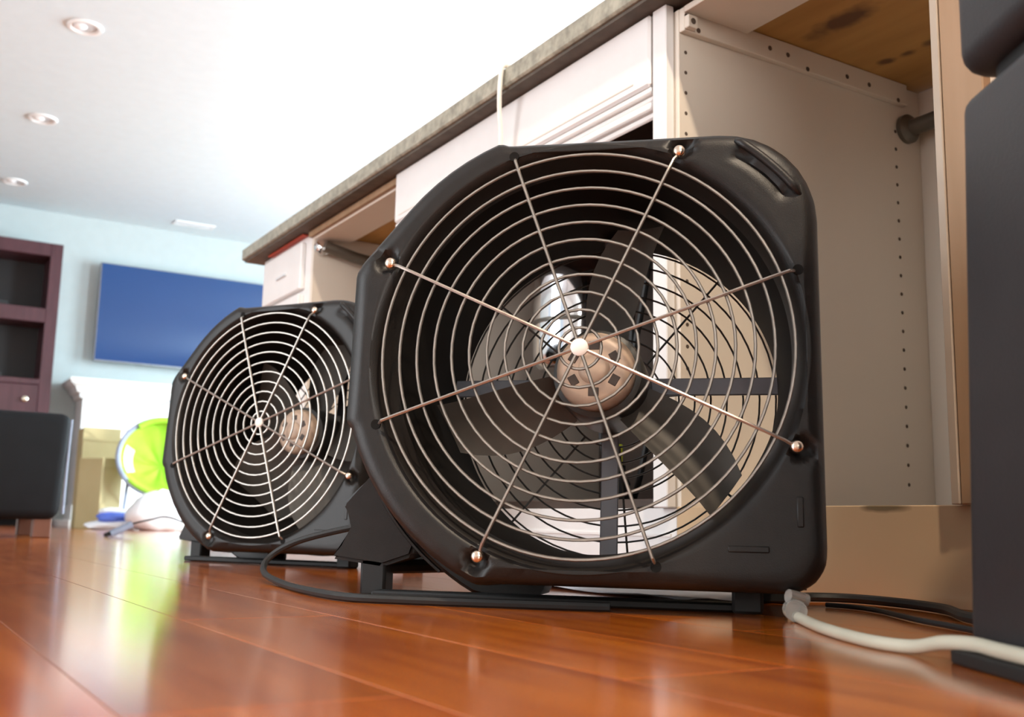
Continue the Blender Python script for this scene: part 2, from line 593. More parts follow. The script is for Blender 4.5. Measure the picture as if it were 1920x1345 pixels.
def build_fan():
    t = thing('axial_fan', '', 'fan', group='axial drying fans on the floor')
    SEG = 320
    RO = [out_r(2 * PI * k / SEG) for k in range(SEG)]
    # one continuous shell: bezel, bell mouth, duct and drum
    loops = []

    def loop(fr, y):
        return [(fr(k) * math.cos(2 * PI * k / SEG), y, fr(k) * math.sin(2 * PI * k / SEG)) for k in range(SEG)]

    def blend(w, r, off=0.0):
        return lambda k: (RO[k] - off) * (1 - w) + r * w
    spec_ = [(blend(1, 0.190), 0.268), (blend(1, 0.207), 0.270), (blend(1, 0.214), 0.262), (blend(1, 0.214), 0.205), (blend(1, 0.219), 0.200), (blend(1, 0.219), 0.185),
             (blend(1, 0.214), 0.180), (blend(1, 0.214), 0.115), (blend(0.7, 0.214), 0.098), (blend(0, 0, 0.014), 0.082), (blend(0, 0, 0.004), 0.074), (blend(0, 0), 0.060), (blend(0, 0), 0.018),
             (blend(0, 0, 0.002), 0.008), (blend(0, 0, 0.007), 0.0025), (blend(0, 0, 0.014), 0.0005), (blend(0.15, 0.212, 0.014), 0.0), (blend(0.3, 0.212, 0.014), 0.0), (blend(0.45, 0.212, 0.014), 0.0), (blend(0.6, 0.212, 0.014), 0.0), (blend(0.75, 0.212, 0.014), 0.0), (blend(0.88, 0.212, 0.014), 0.0), (blend(1, 0.2125), 0.001), (blend(1, 0.2085), 0.004),
             (blend(1, 0.2050), 0.010), (blend(1, 0.2010), 0.022), (blend(1, 0.1965), 0.040), (blend(1, 0.1925), 0.065), (blend(1, 0.189), 0.10), (blend(1, 0.187), 0.16), (blend(1, 0.187), 0.22)]
    bm = bmesh.new()
    rings = [[bm.verts.new(c) for c in loop(*s)] for s in spec_]
    for i in range(len(rings)):
        a, b = rings[i], rings[(i + 1) % len(rings)]
        for k in range(SEG):
            bm.faces.new((a[k], a[(k + 1) % SEG], b[(k + 1) % SEG], b[k]))
    # pockets sunk into the bezel where the guard wires are fixed, and a slot under the handle
    for v in bm.verts:
        if v.co.y < 0.0015:
            r_ = math.hypot(v.co.x, v.co.z)
            for k in range(8):
                a = SPOKE0 + k * PI / 4
                pr, pc = (0.0125, 0.2235) if k % 2 else (0.0, 0.2175)
                d = math.hypot(v.co.x - pc * math.cos(a), v.co.z - pc * math.sin(a))
                if d < pr:
                    v.co.y += 0.011 * (1 - (d / pr) ** 3)
            a = math.degrees(math.atan2(v.co.z, v.co.x))
            if 36 < a < 54 and 0.238 < r_ < 0.2495:
                v.co.y += 0.0045 * min(1, (a - 36) / 2, (54 - a) / 2)
    hs_ = leaned('housing', bm, 'fan_black', t)
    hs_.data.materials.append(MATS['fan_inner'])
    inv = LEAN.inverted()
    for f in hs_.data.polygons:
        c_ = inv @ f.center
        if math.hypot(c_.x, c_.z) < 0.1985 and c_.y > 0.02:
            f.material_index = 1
    # front guard
    pitch = 0.0178
    for i in range(11):
        r = RG - pitch * i
        bm = bmesh.new()
        n = max(24, int(96 * r / RG))
        sweep(bm, [(r * math.cos(2 * PI * k / n), -0.004, r * math.sin(2 * PI * k / n)) for k in range(n)], 0.00155, 6, closed=True)
        leaned('guard_ring', bm, 'grill_wire', t)
    for k in range(8):
        a = SPOKE0 + k * PI / 4
        c, s = math.cos(a), math.sin(a)
        screwed = k % 2 == 1
        re = 0.2165 if screwed else 0.2125
        bm = bmesh.new()
        pts = [(0.004 * c, -0.0075, 0.004 * s), (0.19 * c, -0.0072, 0.19 * s), (0.207 * c, -0.006, 0.207 * s), (re * c, 0.002, re * s)]
        sweep(bm, pts, 0.0017, 6)
        leaned('guard_spoke', bm, 'grill_wire', t)
        if not screwed:
            bm = bmesh.new()
            lathe(bm, [(0.0052, 0.001), (0.0050, -0.0006), (0.0030, -0.0004), (0.0001, -0.0003)], 16)
            bmesh.ops.translate(bm, vec=(0.2150 * c, 0.0, 0.2150 * s), verts=bm.verts[:])
            leaned('wire_socket', bm, 'fan_inner', t)
        else:
            bm = bmesh.new()
            lathe(bm, [(0.0062, 0.000), (0.0062, -0.002), (0.005, -0.0048), (0.0025, -0.006), (0.0001, -0.0062)], 16)
            bmesh.ops.translate(bm, vec=(0.2185 * c, 0.001, 0.2185 * s), verts=bm.verts[:])
            leaned('guard_screw', bm, 'screw_metal', t)
    bm = bmesh.new()
    lathe(bm, [(0.0085, -0.006), (0.0085, -0.009), (0.0065, -0.0105), (0.0001, -0.011)], 24)
    leaned('guard_cap', bm, 'cap_cream', t)
    # motor, rotor and its supports
    bm = bmesh.new()
    lathe(bm, [(0.0001, 0.085), (0.030, 0.085), (0.036, 0.088), (0.0405, 0.094), (0.042, 0.104), (0.0395, 0.108)], 40)
    bmesh.ops.translate(bm, vec=(0, 0, 0), verts=bm.verts[:])
    cap = leaned('motor_cap', bm, 'motor_tan', t)
    bm = bmesh.new()
    lathe(bm, [(0.0001, 0.081), (0.012, 0.081), (0.016, 0.084), (0.017, 0.0855)], 24)
    leaned('motor_shaft_nut', bm, 'motor_tan', cap)
    for k in range(6):
        a = math.radians(30 + 60 * k)
        bm = bmesh.new()
        box(bm, -0.0045, 0.0045, -0.0006, 0.002, -0.0055, 0.0055, 0.0005)
        bmesh.ops.transform(bm, matrix=Matrix.Translation((0.0245 * math.cos(a), 0.0850, 0.0245 * math.sin(a))) @ Matrix.Rotation(-a, 4, 'Y'), verts=bm.verts[:])
        leaned('vent_slot', bm, 'shade_brown', cap)
    bm = bmesh.new()
    lathe(bm, [(0.039, 0.106), (0.047, 0.110), (0.049, 0.120), (0.049, 0.205), (0.042, 0.215), (0.0001, 0.216)], 40)
    leaned('motor', bm, 'motor_dark', t)
    bm = bmesh.new(); box(bm, -0.010, 0.010, 0.218, 0.222, -0.189, 0.189, 0.001)
    leaned('motor_strut', bm, 'strut_grey', t, False)
    bm = bmesh.new(); box(bm, -0.189, 0.189, 0.223, 0.227, -0.002, 0.018, 0.001)
    leaned('motor_strut', bm, 'strut_grey', t, False)
    for i in range(8):
        r = 0.186 - 0.0185 * i
        bm = bmesh.new()
        n = 64
        sweep(bm, [(r * math.cos(2 * PI * k / n), 0.262, r * math.sin(2 * PI * k / n)) for k in range(n)], 0.0012, 5, closed=True)
        leaned('rear_guard_ring', bm, 'rear_wire', t)
    for k in range(8):
        a = math.radians(5) + k * PI / 4
        bm = bmesh.new()
        sweep(bm, [(0.056 * math.cos(a), 0.265, 0.056 * math.sin(a)), (0.190 * math.cos(a), 0.265, 0.190 * math.sin(a))], 0.0014, 5)
        leaned('rear_guard_spoke', bm, 'rear_wire', t)
    # carrying handle moulded in the upper corner
    bm = bmesh.new()
    pts = []
    for k in range(13):
        a = math.radians(54.5 - 19 * k / 12)
        r = 0.2535
        pts.append((r * math.cos(a), -0.0012 if 0 < k < 12 else 0.002, r * math.sin(a)))
    sweep(bm, pts, [0.002] + [0.0045] * 11 + [0.002], 10)
    leaned('carry_handle', bm, 'fan_black', t)
    # low mouldings in the lower corner
    bm = bmesh.new(); box(bm, 0.136, 0.172, -0.0012, 0.004, -0.188, -0.182, 0.001)
    leaned('corner_moulding', bm, 'fan_black', t)
    bm = bmesh.new(); box(bm, 0.196, 0.202, -0.0012, 0.004, -0.165, -0.138, 0.001)
    leaned('corner_moulding', bm, 'fan_black', t)
    # stand: two side brackets, feet
    for s in (-1, 1):
        bm = bmesh.new()
        if s < 0:
            poly = [(-0.215, -0.085), (-0.243, -0.108), (-0.277, -0.140), (-0.260, -0.165), (-0.288, -0.199), (-0.228, -0.206), (-0.196, -0.195), (-0.180, -0.150)]
        else:
            poly = [(0.150, -0.150), (0.205, -0.150), (0.212, -0.2165), (0.150, -0.2165)]
        prism(bm, poly, 0.100, 0.150, 'xz')
        bmesh.ops.bevel(bm, geom=bm.edges[:], offset=0.004, segments=2, affect='EDGES')
        bmesh.ops.translate(bm, vec=(0, 0, FAN_CZ - 0.008), verts=bm.verts[:])
        br = obj('stand_bracket', bm, 'fan_black', t, True)
        bm = bmesh.new()
        sweep(bm, [(s * 0.2135, 0.10, FAN_CZ - 0.11), (s * 0.216, 0.088, FAN_CZ - 0.10), (s * 0.205, 0.084, FAN_CZ - 0.135), (s * 0.178, 0.086, FAN_CZ - 0.175)], 0.004, 6)
        obj('clamp_wire', bm, 'steel_dark', br, True)
    for (fx, fy) in ((-0.240, 0.118), (0.152, 0.062), (-0.150, 0.235), (0.178, 0.225)):
        bm = bmesh.new()
        box(bm, fx - 0.0145, fx + 0.0145, fy - 0.014, fy + 0.014, 0.0, 0.040, 0.003)
        obj('foot', bm, 'rubber', t, True)
    # base rails that carry the feet
    for (a, b) in (((-0.240, 0.122), (-0.150, 0.235)), ((0.152, 0.062), (0.178, 0.225))):
        bm = bmesh.new()
        sweep(bm, [(a[0], a[1] - 0.01, 0.032), (b[0], b[1] + 0.01, 0.032)], 0.009, 8)
        obj('base_rail', bm, 'rubber', t, True)
    bm = bmesh.new()
    box(bm, -0.225, 0.150, 0.060, 0.090, 0.0005, 0.009, 0.002)
    obj('base_crossbar', bm, 'rubber', t, True)
    # cradle that hugs the lower left of the drum
    bm = bmesh.new()
    na = 20
    secs = []
    for k in range(na + 1):
        a = math.radians(192 + 66 * k / na)
        row = []
        for (r, y_) in ((0.222, 0.092), (0.262, 0.092), (0.266, 0.097), (0.266, 0.135), (0.262, 0.140), (0.222, 0.140)):
            row.append(bm.verts.new((r * math.cos(a), y_, max(0.008, FAN_CZ - 0.004 + r * math.sin(a)))))
        secs.append(row)
    for a, b in zip(secs, secs[1:]):
        for j in range(6):
            bm.faces.new((a[j], a[(j + 1) % 6], b[(j + 1) % 6], b[j]))
    bm.faces.new(secs[0]); bm.faces.new(secs[-1][::-1])
    cr_ = obj('cradle', bm, 'fan_black', t, True)
    for y_ in (0.090, 0.112):
        bm = bmesh.new()
        sweep(bm, [(0.2665 * math.cos(math.radians(194 + 3 * k)), y_, FAN_CZ - 0.004 + 0.2665 * math.sin(math.radians(194 + 3 * k))) for k in range(14)], 0.0022, 6)
        obj('cradle_rib', bm, 'fan_black', cr_, True)
    # cord hooks on the drum
    for a_ in (196, 208):
        a = math.radians(a_)
        bm = bmesh.new()
        box(bm, -0.004, 0.012, -0.008, 0.008, -0.007, 0.007, 0.002)
        bmesh.ops.transform(bm, matrix=Matrix.Translation((0.214 * math.cos(a), 0.14, 0.214 * math.sin(a))) @ Matrix.Rotation(-a, 4, 'Y'), verts=bm.verts[:])
        leaned('cord_hook', bm, 'fan_black', t)
    return t


fan1 = build_fan()
fan1.location = (0.5691, 0.8077, 0)
fan1.rotation_euler = (0, 0, math.radians(-44.46))
fan1['label'] = 'large black axial fan with chrome wire guard, nearest the camera'
fan2 = copy_tree(fan1, (0.5796, 1.7876, 0), math.radians(-59.53), 'smaller-looking black axial fan standing behind the nearest one, below the TV')
add_rotor(fan1, 3, 85, 0.026, 0.012)
add_rotor(fan2, 5, 12, 0.046, 0.040)

# ------------------------------------------------------------------ cabinets and worktop
XF = 0.985      # face plane of the cabinets
ct = thing('countertop', 'long speckled grey-beige stone countertop over the white cabinets', 'countertop', (1.25, 1.5, 0.875))
bm = bmesh.new(); box(bm, 0.93 - 1.25, 1.62 - 1.25, 0.60 - 1.5, 3.165 - 1.5, 0.002, 0.040, 0.004)
obj('slab', bm, 'granite', ct, True)
bm = bmesh.new(); box(bm, 0.938 - 1.25, 1.61 - 1.25, 0.61 - 1.5, 3.155 - 1.5, -0.004, 0.002)
obj('backing_sheet', bm, 'granite_under', ct)


def plyp(y0, y1):
    bm = bmesh.new(); box(bm, -0.16, 0.34, y0 - 1.5, y1 - 1.5, -0.012, -0.004, 0.001)
    o_ = obj('plywood_underlay', bm, 'plywood', ct)
    # object coordinates in the room so the grain and knots fall where they belong
    o_.data.transform(Matrix.Translation((1.25, 1.5, 0.875)))
    o_.matrix_parent_inverse = Matrix.Translation((-1.25, -1.5, -0.875))
    return o_


plyp(0.66, 1.1575)
plyp(2.13, 2.68)

hole_me = None


def hole(parent, x_, y_, z_, r=0.0032, axis='y'):
    global hole_me
    if hole_me is None:
        bm = bmesh.new()
        lathe(bm, [(1.0, -0.10), (0.80, -0.28), (0.72, -0.05), (0.0001, -0.04)], 12)
        hole_me = bm
        me = bpy.data.meshes.new('shelf_pin_hole')
        bmesh.ops.recalc_face_normals(bm, faces=bm.faces[:])
        bm.to_mesh(me); bm.free()
        me.materials.append(MATS['hole_dark'])
        hole_me = me
    o_ = bpy.data.objects.new('shelf_pin_hole', hole_me)
    C.objects.link(o_)
    o_.location = (x_, y_, z_)
    o_.scale = (r, r, r)
    o_.parent = parent


# open unit beside the fan ------------------------------------------------
cb = thing('open_base_cabinet', 'open white cabinet without doors right of the near fan, bare shelf-pin holes inside', 'cabinet')
pn = bxo('side_panel', 'melamine', cb, XF, 1.56, 1.148, 1.1575, 0.107, 0.862, 0.001)
bxo('side_panel', 'melamine', cb, XF, 1.56, 0.640, 0.656, 0.107, 0.862, 0.001)
bxo('back_panel', 'melamine', cb, 1.545, 1.56, 0.656, 1.148, 0.107, 0.862, 0.001)
bxo('bottom_panel', 'melamine', cb, 1.000, 1.545, 0.656, 1.148, 0.098, 0.107, 0.001)
bxo('front_stretcher', 'melamine', cb, XF, 1.115, 0.656, 1.1355, 0.852, 0.862, 0.001)
cl = bxo('top_cleat', 'melamine', cb, 0.986, 1.50, 1.136, 1.148, 0.824, 0.862, 0.001)
bxo('corner_block', 'melamine', cb, 0.986, 1.004, 1.126, 1.136, 0.826, 0.846, 0.001)
for (hx, hz) in ((0.990, 0.847), (1.014, 0.830), (1.165, 0.842), (1.205, 0.841), (1.25, 0.828), (1.345, 0.839), (1.40, 0.838), (1.475, 0.828)):
    hole(cl, hx, 1.136, hz, 0.0042)
hole(cb, 0.995, 1.126, 0.836, 0.005)
z = 0.795
while z > 0.17:
    hole(pn, 0.9985, 1.148, z, 0.0030)
    hole(pn, 1.479, 1.148, z - 0.02, 0.0032)
    z -= 0.0325
bxo('stile', 'raw_wood', cb, 0.970, XF, 0.640, 0.690, 0.1085, 0.866, 0.0015)
bxo('stile_edge_strip', 'edge_band', cb, 0.9685, XF, 0.6905, 0.7005, 0.1085, 0.866, 0.001)
tk = bxo('toe_kick', 'toe_tan', cb, 0.984, 1.000, 0.640, 1.157, 0.0, 0.1085, 0.001)
# pipe near the back of the open unit
pp = thing('wall_pipe', 'dark steel pipe with flange high at the back of the near open cabinet', 'pipe', (1.507, 1.147, 0.784))
bm = bmesh.new(); sweep(bm, [(0, -0.002, 0), (0, -0.49, 0)], 0.0145, 20)
obj('tube', bm, 'steel_dark', pp, True)
bm = bmesh.new(); lathe(bm, [(0.026, 0.0), (0.026, -0.008), (0.020, -0.014), (0.0148, -0.016), (0.0148, 0)], 24, 'y')
obj('flange', bm, 'steel_dark', pp, True)

# sink unit with false drawer front ---------------------------------------
sk = thing('sink_base_cabinet', 'white sink cabinet behind the near fan with long drawer front and dark open interior', 'cabinet')
bxo('side_panel', 'melamine', sk, XF, 1.56, 1.158, 1.180, 0.107, 0.862, 0.001)
bxo('stile', 'cabinet_white', sk, 0.968, XF - 0.0005, 1.158, 1.190, 0.107, 0.8705, 0.0015)
bxo('side_panel', 'melamine', sk, XF, 1.56, 2.105, 2.121, 0.107, 0.862, 0.001)
bxo('dark_lining', 'shade_brown', sk, XF + 0.02, 1.54, 1.1805, 1.186, 0.123, 0.86, 0.001)  # dark sheet added over the near side so the interior stays dark

bxo('back_panel', 'shade_brown', sk, 1.541, 1.56, 1.180, 2.105, 0.107, 0.862, 0.001)
bxo('bottom_panel', 'shade_brown', sk, 1.002, 1.541, 1.180, 2.105, 0.107, 0.121, 0.001)
bxo('top_panel', 'shade_brown', sk, XF + 0.01, 1.541, 1.186, 2.098, 0.850, 0.860, 0.001)
dr = bxo('drawer_front', 'cabinet_white', sk, 0.966, 0.9845, 1.196, 2.114, 0.752, 0.870, 0.004)
bm = bmesh.new()
for (z0, z1, xx) in ((0.7395, 0.7515, 0.969), (0.728, 0.7395, 0.975), (0.714, 0.728, 0.971), (0.702, 0.714, 0.978)):
    box(bm, xx, XF, 1.196, 2.114, z0, z1, 0.003)
obj('rail_moulding', bm, 'cabinet_white', sk, True)
bxo('drawer_groove', 'melamine', dr, 0.9652, 0.9662, 1.235, 2.09, 0.7655, 0.7675, 0.0)
bxo('stile', 'cabinet_white', sk, 0.969, XF, 2.085, 2.114, 0.107, 0.702, 0.0015)
bxo('toe_kick', 'cabinet_white', sk, 0.986, 1.0015, 1.158, 2.12, 0.0, 0.1065, 0.001)
bxo('toe_ledge', 'cabinet_white', sk, 0.983, 0.986, 1.17, 2.12, 0.066, 0.070, 0.0)

# what is inside the sink unit
gd = thing('garbage_disposer', 'shiny chrome disposer hanging inside the dark sink cabinet, seen through the near fan', 'disposer', (1.25, 1.79, 0.40))
bm = bmesh.new()
lathe(bm, [(0.0001, 0.0), (0.075, 0.0), (0.088, 0.012), (0.092, 0.03), (0.092, 0.19), (0.084, 0.215), (0.066, 0.24), (0.062, 0.27), (0.072, 0.275), (0.072, 0.295), (0.05, 0.30)], 48, 'z')
obj('body', bm, 'chrome', gd, True)
bm = bmesh.new(); sweep(bm, [(0, 0, 0.295), (0, 0, 0.449)], 0.03, 24)
obj('drain_tube', bm, 'chrome', gd, True)
bm = bmesh.new()
lathe(bm, [(0.0945, 0.095), (0.0955, 0.099), (0.0945, 0.103)], 48, 'z')
obj('band', bm, 'steel_dark', gd, True)
pt = thing('drain_pipe', 'grey drain pipe with trap inside the dark sink cabinet', 'pipe', (1.25, 1.36, 0.121))
bm = bmesh.new(); sweep(bm, [(0, 0, 0.0), (0, 0, 0.729)], 0.019, 20)
obj('riser', bm, 'strut_grey', pt, True)
bm = bmesh.new(); lathe(bm, [(0.019, 0.30), (0.026, 0.302), (0.026, 0.335), (0.019, 0.337)], 20, 'z')
obj('coupling', bm, 'steel_dark', pt, True)
sh = thing('supply_hose', 'thin black supply hoses inside the dark sink cabinet', 'hose')
for (yy, b) in ((1.47, 0.05), (1.43, -0.04)):
    bm = bmesh.new(); sweep(bm, smooth_path([(1.12, yy, 0.122), (1.12, yy + b * 0.6, 0.18), (1.12, yy + b, 0.26), (1.13, yy - b * 0.3, 0.36), (1.15, yy, 0.52), (1.17, yy, 0.72)]), 0.0055, 8)
    obj('hose_line', bm, 'rubber', sh, True)
vb = thing('shutoff_valve', 'black valve with yellow-green tag inside the dark sink cabinet', 'valve', (1.08, 1.425, 0.121))
bm = bmesh.new(); lathe(bm, [(0.022, 0.0), (0.024, 0.03), (0.016, 0.045), (0.016, 0.06), (0.0001, 0.062)], 20, 'z')
obj('body', bm, 'rubber', vb, True)
bxo('tag', 'yellow_tag', vb, -0.008, 0.006, -0.012, 0.012, 0.060, 0.096, 0.002)
bt = thing('cleaning_bottle', 'black bottle on the floor of the dark sink cabinet', 'bottle', (1.16, 1.30, 0.121))
bm = bmesh.new(); lathe(bm, [(0.030, 0.0), (0.034, 0.01), (0.034, 0.12), (0.014, 0.15), (0.014, 0.17)], 24, 'z')
obj('bottle_body', bm, 'rubber', bt, True)
bm = bmesh.new(); lathe(bm, [(0.017, 0.165), (0.017, 0.19), (0.0001, 0.192)], 20, 'z')
obj('cap', bm, 'steel_dark', bt, True)

# open bay farther along ---------------------------------------------------
ob = thing('open_bay_cabinet', 'open white cabinet bay left of the drawer front, plywood showing above', 'cabinet')
bxo('side_panel', 'melamine', ob, XF, 1.56, 2.122, 2.136, 0.107, 0.862, 0.001)
bxo('side_panel', 'melamine', ob, XF, 1.56, 2.678, 2.692, 0.107, 0.862, 0.001)
bxo('back_panel', 'melamine', ob, 1.546, 1.56, 2.136, 2.678, 0.107, 0.862, 0.001)
bxo('bottom_panel', 'melamine', ob, XF, 1.546, 2.136, 2.678, 0.107, 0.121, 0.001)
bxo('front_stretcher', 'melamine', ob, XF, 1.085, 2.136, 2.678, 0.846, 0.860, 0.001)
bxo('front_lip', 'raw_wood', ob, 0.974, XF, 2.1225, 2.692, 0.852, 0.868, 0.001)
bxo('toe_kick', 'cabinet_white', ob, 1.050, 1.066, 2.1205, 2.692, 0.0, 0.107, 0.001)
rp = thing('support_bar', 'grey metal bar fixed to the wall of the far open cabinet bay', 'bar', (1.008, 2.676, 0.825))
bm = bmesh.new(); sweep(bm, [(0.0, -0.02, 0.0), (0.09, -0.03, -0.022), (0.34, -0.03, -0.05)], 0.016, 16)
obj('tube', bm, 'steel_dark', rp, True)
bm = bmesh.new(); lathe(bm, [(0.023, 0.0), (0.023, -0.014), (0.014, -0.020), (0.0001, -0.020)], 24, 'y')
obj('flange', bm, 'chrome', rp, True)

# closed end unit ----------------------------------------------------------
eu = thing('end_base_cabinet', 'closed white end cabinet at the far end of the counter', 'cabinet')
bxo('carcass', 'cabinet_white', eu, XF, 1.56, 2.6925, 3.10, 0.107, 0.868, 0.001)
bxo('toe_kick', 'cabinet_white', eu, 1.050, 1.066, 2.6925, 3.09, 0.0, 0.107, 0.001)
d1 = bxo('drawer_front', 'cabinet_white', eu, 0.970, XF, 2.735, 3.06, 0.715, 0.850, 0.003)
bxo('pull', 'vent_grey', d1, 0.965, 0.970, 2.85, 2.93, 0.774, 0.782, 0.001)
d2 = bxo('door', 'cabinet_white', eu, 0.975, XF, 2.735, 3.06, 0.125, 0.700, 0.002)
for (a, b, c, d) in ((2.735, 2.79, 0.125, 0.70), (3.005, 3.06, 0.125, 0.70), (2.79, 3.005, 0.125, 0.18), (2.79, 3.005, 0.645, 0.70)):
    bxo('door_frame', 'cabinet_white', d2, 0.968, 0.975, a, b, c, d, 0.0015)
bxo('drip_strip', 'red_strip', eu, 0.968, 0.984, 2.72, 3.02, 0.864, 0.869, 0.001)

# ------------------------------------------------------------------ far end of the room
tv = thing('television', 'wide flat television with plain blue screen on the pale teal wall', 'television', (2.13, 8.60, 1.28))
bm = bmesh.new(); box(bm, -0.722, 0.722, -0.012, 0.030, 0.0, 0.790, 0.004)
obj('frame', bm, 'tv_frame', tv, True)
bm = bmesh.new(); box(bm, -0.712, 0.716, -0.0145, -0.011, 0.012, 0.784, 0.0)
obj('screen', bm, 'screen', tv)
bm = bmesh.new(); box(bm, -0.25, 0.25, 0.030, 0.10, 0.2, 0.55, 0.004)
obj('wall_bracket', bm, 'tower_groove', tv)

bk = thing('bookcase', 'tall dark mahogany bookcase with open shelves and a drawer, left wall edge', 'bookcase', (0.0, 8.35, 0))
BX0, BX1 = 0.15, 1.094
bxo('side_panel', 'mahogany', bk, BX1 - 0.085, BX1, 0, 0.34, 0, 2.105, 0.003)
bxo('side_panel', 'mahogany', bk, BX0, BX0 + 0.085, 0, 0.34, 0, 2.105, 0.003)
bxo('top_board', 'mahogany', bk, BX0 + 0.085, BX1 - 0.085, 0, 0.34, 2.005, 2.105, 0.003)
bxo('shelf', 'mahogany', bk, BX0 + 0.085, BX1 - 0.085, 0, 0.32, 1.497, 1.604, 0.003)
bxo('shelf', 'mahogany', bk, BX0 + 0.085, BX1 - 0.085, 0, 0.32, 1.03, 1.072, 0.003)
bxo('back_panel', 'case_inner', bk, BX0 + 0.085, BX1 - 0.085, 0.32, 0.338, 0, 2.005, 0.0)
for (a, b) in ((0.245, 0.62), (0.635, 1.005)):
    d_ = bxo('drawer', 'mahogany', bk, a, b, -0.012, 0.30, 0.70, 1.026, 0.004)
    bm = bmesh.new(); lathe(bm, [(0.008, 0), (0.008, -0.012), (0.020, -0.022), (0.021, -0.030), (0.012, -0.036), (0.0001, -0.037)], 20)
    bmesh.ops.translate(bm, vec=((0.92 if a > 0.5 else 0.43), -0.012, 0.915), verts=bm.verts[:])
    obj('knob', bm, 'brass', d_, True)
bxo('lower_body', 'mahogany', bk, BX0 + 0.085, BX1 - 0.085, 0.004, 0.32, 0.08, 0.695, 0.003)
for (nm, lb, xx, zz) in (('shelf_speaker', 'small dark box on the upper bookcase shelf', 0.62, 1.605), ('media_player', 'flat dark box on the lower bookcase shelf', 0.62, 1.073)):
    e_ = thing(nm, lb, 'box', (xx, 8.45, zz))
    bxo('case', 'tower_plastic', e_, -0.14, 0.14, 0, 0.16, 0, 0.045, 0.004)
    bxo('front_strip', 'tower_groove', e_, -0.13, 0.13, -0.003, 0.001, 0.01, 0.03, 0.0)

fp = thing('fireplace_mantel', 'white fireplace mantel with moulded shelf below the television', 'mantel', (2.25, 8.3, 0))
ML, MR = -0.93, 0.95
bm = bmesh.new()
prof = [(0.38, 1.10), (-0.05, 1.10), (-0.06, 1.085), (-0.045, 1.06), (-0.01, 1.035), (0.005, 1.0), (0.03, 0.985), (0.03, 0.965), (0.04, 0.955), (0.38, 0.955)]
rows = []
for (yy, zz) in prof:
    rows.append((yy, zz))
# shelf moulding returns round the ends: mitred loft
loopsv = []
for (yy, zz) in prof[1:-1]:
    e = 0.06 - (yy + 0.06)
    loopsv.append([bm.verts.new((ML - 0.055 - e + 0.0, 0.38, zz)), bm.verts.new((ML - 0.055 - e, yy, zz)), bm.verts.new((MR + 0.055 + e, yy, zz)), bm.verts.new((MR + 0.055 + e, 0.38, zz))])
for a, b in zip(loopsv, loopsv[1:]):
    for k in range(3):
        bm.faces.new((a[k], a[k + 1], b[k + 1], b[k]))
    bm.faces.new((a[3], a[0], b[0], b[3]))
bm.faces.new(loopsv[0]); bm.faces.new(loopsv[-1][::-1])
obj('mantel_shelf', bm, 'white_trim', fp)
bxo('header', 'white_trim', fp, ML, MR, 0.05, 0.38, 0.74, 0.956, 0.002)
for xx in (ML, MR - 0.30):
    pl = bxo('pilaster', 'white_trim', fp, xx, xx + 0.30, 0.04, 0.38, 0.05, 0.74, 0.002)
    bxo('plinth', 'white_trim', pl, xx - 0.02, xx + 0.32, 0.02, 0.38, 0.05, 0.16, 0.003)
bxo('surround', 'white_trim', fp, ML + 0.30, MR - 0.30, 0.10, 0.38, 0.05, 0.74, 0.002)
bxo('firebox', 'tower_groove', fp, ML + 0.52, MR - 0.52, 0.09, 0.101, 0.06, 0.55, 0.0)
hs = bxo('hearth', 'white_trim', fp, ML - 0.10, MR + 0.10, -0.42, 0.38, 0.0, 0.05, 0.004)

ot = thing('ottoman', 'low black leather ottoman at the left edge, on short wooden feet', 'ottoman', (0.28, 4.0, 0))
bm = bmesh.new(); box(bm, -0.42, 0.318, 0, 0.55, 0.064, 0.44, 0.035)
for v in bm.verts:
    if v.co.x > 0:
        v.co.x += 0.010 * (v.co.z - 0.25) / 0.19
obj('cushion_body', bm, 'leather', ot, True)
bm = bmesh.new(); sweep(bm, [(0.318 + 0.004, 0.01 + 0.02, 0.085), (0.323, 0.012 + 0.02, 0.25), (0.326, 0.03, 0.42)], 0.005, 8)
obj('edge_strip', bm, 'grey_blue', ot, True)  # grey-blue strip up the right front edge of the cushion
for (xx, yy) in ((0.26, 0.06), (-0.36, 0.06), (0.26, 0.49), (-0.36, 0.49)):
    bxo('foot', 'brown_leg', ot, xx - 0.03, xx + 0.03, yy - 0.03, yy + 0.03, 0.0, 0.068, 0.004)

cbx = thing('cardboard_box', 'low tan cardboard box in front of the white mantel', 'box', (1.275, 7.10, 0), math.radians(38))
bxo('carton', 'cardboard', cbx, 0, 0.19, 0, 0.19, 0.0, 0.45, 0.003)
bxo('flap', 'cardboard', cbx, -0.004, 0.195, -0.004, 0.0, 0.39, 0.453, 0.001)
bxo('tape', 'toe_tan', cbx, 0.07, 0.12, -0.001, 0.191, 0.4495, 0.4515, 0.0)
cb2 = thing('cardboard_box', 'taller cardboard box standing behind the low tan one', 'box', (1.20, 7.45, 0))
bxo('carton', 'cardboard', cb2, 0, 0.24, 0, 0.20, 0.0, 0.665, 0.003)
bxo('flap', 'cardboard', cb2, 0.0, 0.24, -0.005, 0.0, 0.58, 0.668, 0.001)

